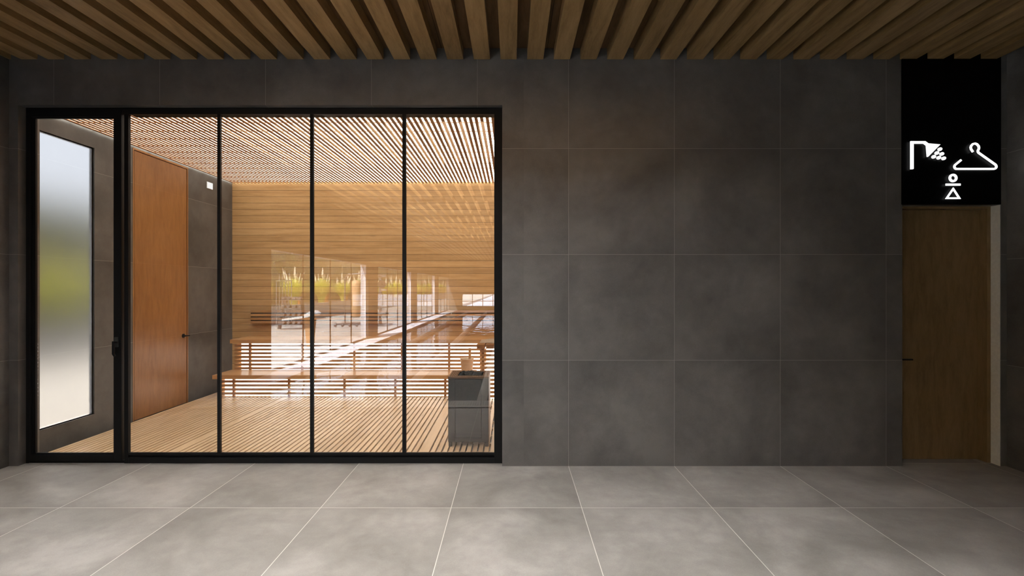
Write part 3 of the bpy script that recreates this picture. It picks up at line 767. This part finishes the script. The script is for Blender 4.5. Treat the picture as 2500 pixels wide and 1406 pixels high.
# dumbbell rack
B = Vector((-8.1, YM-18.9, 0))
t = empty('dumbbell_rack', B, 'dark stepped dumbbell rack standing on the terrace in the reflection', 'rack')
bm = NB()
for s in (-.45,.45): prism_xz(bm, [(B.x+s*1.1-.06,0),(B.x+s*1.1+.06,0),(B.x+s*.7+.05,1.15),(B.x+s*.7-.05,1.15)], B.y-.04, B.y+.04)
for k in range(4):
    z = .18+.3*k; w = .5-.045*k; box(bm, B.x-w, B.x+w, B.y-.16+.0, B.y+.18, z-.02, z)
obj('rack_frame', bm, M_gm, t)
pd = None
for k in range(4):
    for i in range(4):
        p = Vector((B.x-.3+.2*i, B.y+.02, .18+.3*k+.056))
        if pd is None:
            pd = empty('dumbbell', p, 'dark round dumbbell on the stepped terrace rack in the reflection', 'dumbbell', 'dumbbells on the terrace rack')
            bm = NB(); cyl(bm, p+Vector((0,-.14,0)), p+Vector((0,-.04,0)), .055); obj('weight', bm, M_gm, pd)
            bm = NB(); cyl(bm, p+Vector((0,.04,0)), p+Vector((0,.14,0)), .055); obj('weight', bm, M_gm, pd)
            bm = NB(); cyl(bm, p+Vector((0,-.142,0)), p+Vector((0,.146,0)), .018); obj('grip', bm, M_chr, pd)
        else: dup(pd, p)
# barbell holder with upright bars
B = Vector((-9.0, YM-20.2, 0))
t = empty('bar_holder', B, 'rack holding upright steel barbells at the left of the reflection', 'rack')
bm = NB(); box(bm, B.x-.32, B.x+.32, B.y-.12, B.y+.12, 0, .08); box(bm, B.x-.32, B.x+.32, B.y-.03, B.y+.03, 1.78, 1.82)
for s in (-.3,.3): cyl(bm, B+Vector((s,0,0)), B+Vector((s,0,1.8)), .018)
obj('holder_frame', bm, M_chr, t)
pb = None
for i in range(4):
    p = B+Vector((-.18+.12*i, 0, .08))
    if pb is None:
        bm = NB(); cyl(bm, p, p+Vector((0,0,2.0)), .014); pb = obj('barbell', bm, M_chr); tag(pb, 'slim steel bar standing upright in the bar holder in the reflection', 'barbell', 'bars in the holder'); bx0 = pb.location.copy()
    else:
        c = pb.copy(); COL.objects.link(c); c.location = bx0+Vector((.12*i,0,0))
# console table with a tapered leg
B = Vector((-5.25, YM-13.3, 0))
t = empty('side_table', B, 'table with curved white edge and tapered leg behind the tallest mullion in the reflection', 'table')
bm = NB(); prism_xz(bm, [(B.x-.05,0),(B.x+.07,0),(B.x+.14,.84),(B.x-.12,.84)], B.y-.1, B.y+.1); obj('leg', bm, M_wd, t)
bm = NB(); prism_xz(bm, [(B.x-.62,.72),(B.x-.1,.80),(B.x+.10,.93),(B.x+.2,.86),(B.x+.16,.80),(B.x-.1,.74),(B.x-.62,.68)], B.y-.25, B.y+.25); obj('tabletop', bm, M_gr, t)
# multi gym tower
B = Vector((-5.3, YM-20.6, 0))
t = empty('cable_tower', B, 'tall cable training tower with a top bar in the reflection', 'gym machine')
bm = NB(); box(bm, B.x-.05, B.x+.05, B.y-.05, B.y+.05, 0, 2.0); box(bm, B.x-.25, B.x+.25, B.y-.05, B.y+.05, 1.95, 2.05); box(bm, B.x-.4, B.x+.4, B.y-.4, B.y+.4, 0, .07); obj('tower_frame', bm, M_gm, t)
for k in range(7):
    bm = NB(); box(bm, B.x+.06, B.x+.26, B.y-.1, B.y+.1, .3+.22*k, .38+.22*k); obj('weight_plate', bm, M_chr, t)
bm = NB(); box(bm, B.x-.3, B.x+.3, B.y-.2, B.y+.25, .42, .52); obj('seat', bm, M_gm, t, bevel=.02)
# kettlebells
pk = None
for i in range(4):
    p = Vector((-6.9+.28*i, YM-20.0, 0))
    if pk is None:
        pk = empty('kettlebell', p, 'small dark kettlebell on the terrace floor beside the punching bag', 'kettlebell', 'kettlebells on the terrace')
        bm = NB(); ball(bm, p+Vector((0,0,.06)), .06); obj('weight_ball', bm, M_gm, pk, smooth=True)
        bm = NB(); tube(bm, [p+Vector((-.035,0,.10)), p+Vector((-.035,0,.16)), p+Vector((.035,0,.16)), p+Vector((.035,0,.10))], .010); obj('handle', bm, M_gm, pk)
    else: dup(pk, p)

# ------------------------------------------------------------------ light
w = bpy.data.worlds.new('sky'); S.world = w; w.use_nodes = True
nt = w.node_tree; nt.nodes.clear(); g = G(nt)
wo = g.n('ShaderNodeOutputWorld'); bg = g.n('ShaderNodeBackground')
tc = g.n('ShaderNodeTexCoord'); sp = g.n('ShaderNodeSeparateXYZ'); g.link(tc.outputs['Generated'], sp.inputs[0])
g.link(g.ramp(sp.outputs[2], [(0.0,(.80,.86,1.0)),(.4,(.74,.84,1.0)),(1.0,(.6,.75,1.0))]), bg.inputs[0]); bg.inputs[1].default_value = 6.5
g.link(bg.outputs[0], wo.inputs[0])
sl = bpy.data.lights.new('sun', 'SUN'); sl.energy = 46; sl.angle = .01; sl.color = (1,.93,.84)
so = bpy.data.objects.new('sun', sl); COL.objects.link(so)
so.rotation_euler = Vector((.38, -.62, -1.1)).to_track_quat('-Z','Y').to_euler()

# ------------------------------------------------------------------ camera and view
cam = bpy.data.cameras.new('camera'); co = bpy.data.objects.new('camera', cam); COL.objects.link(co)
co.location = (0,0,EYE); co.rotation_euler = (math.pi/2,0,0)
cam.sensor_width = 36; cam.lens = 18.0; cam.clip_start = .05; cam.clip_end = 200
S.camera = co
S.view_settings.view_transform = 'Standard'; S.view_settings.look = 'None'
S.view_settings.exposure = 0.0; S.view_settings.gamma = 1.0; S.view_settings.use_curve_mapping = False
S.cycles.use_denoising = True
S.cycles.sample_clamp_indirect = 8.0
S.cycles.max_bounces = 14; S.cycles.transparent_max_bounces = 24
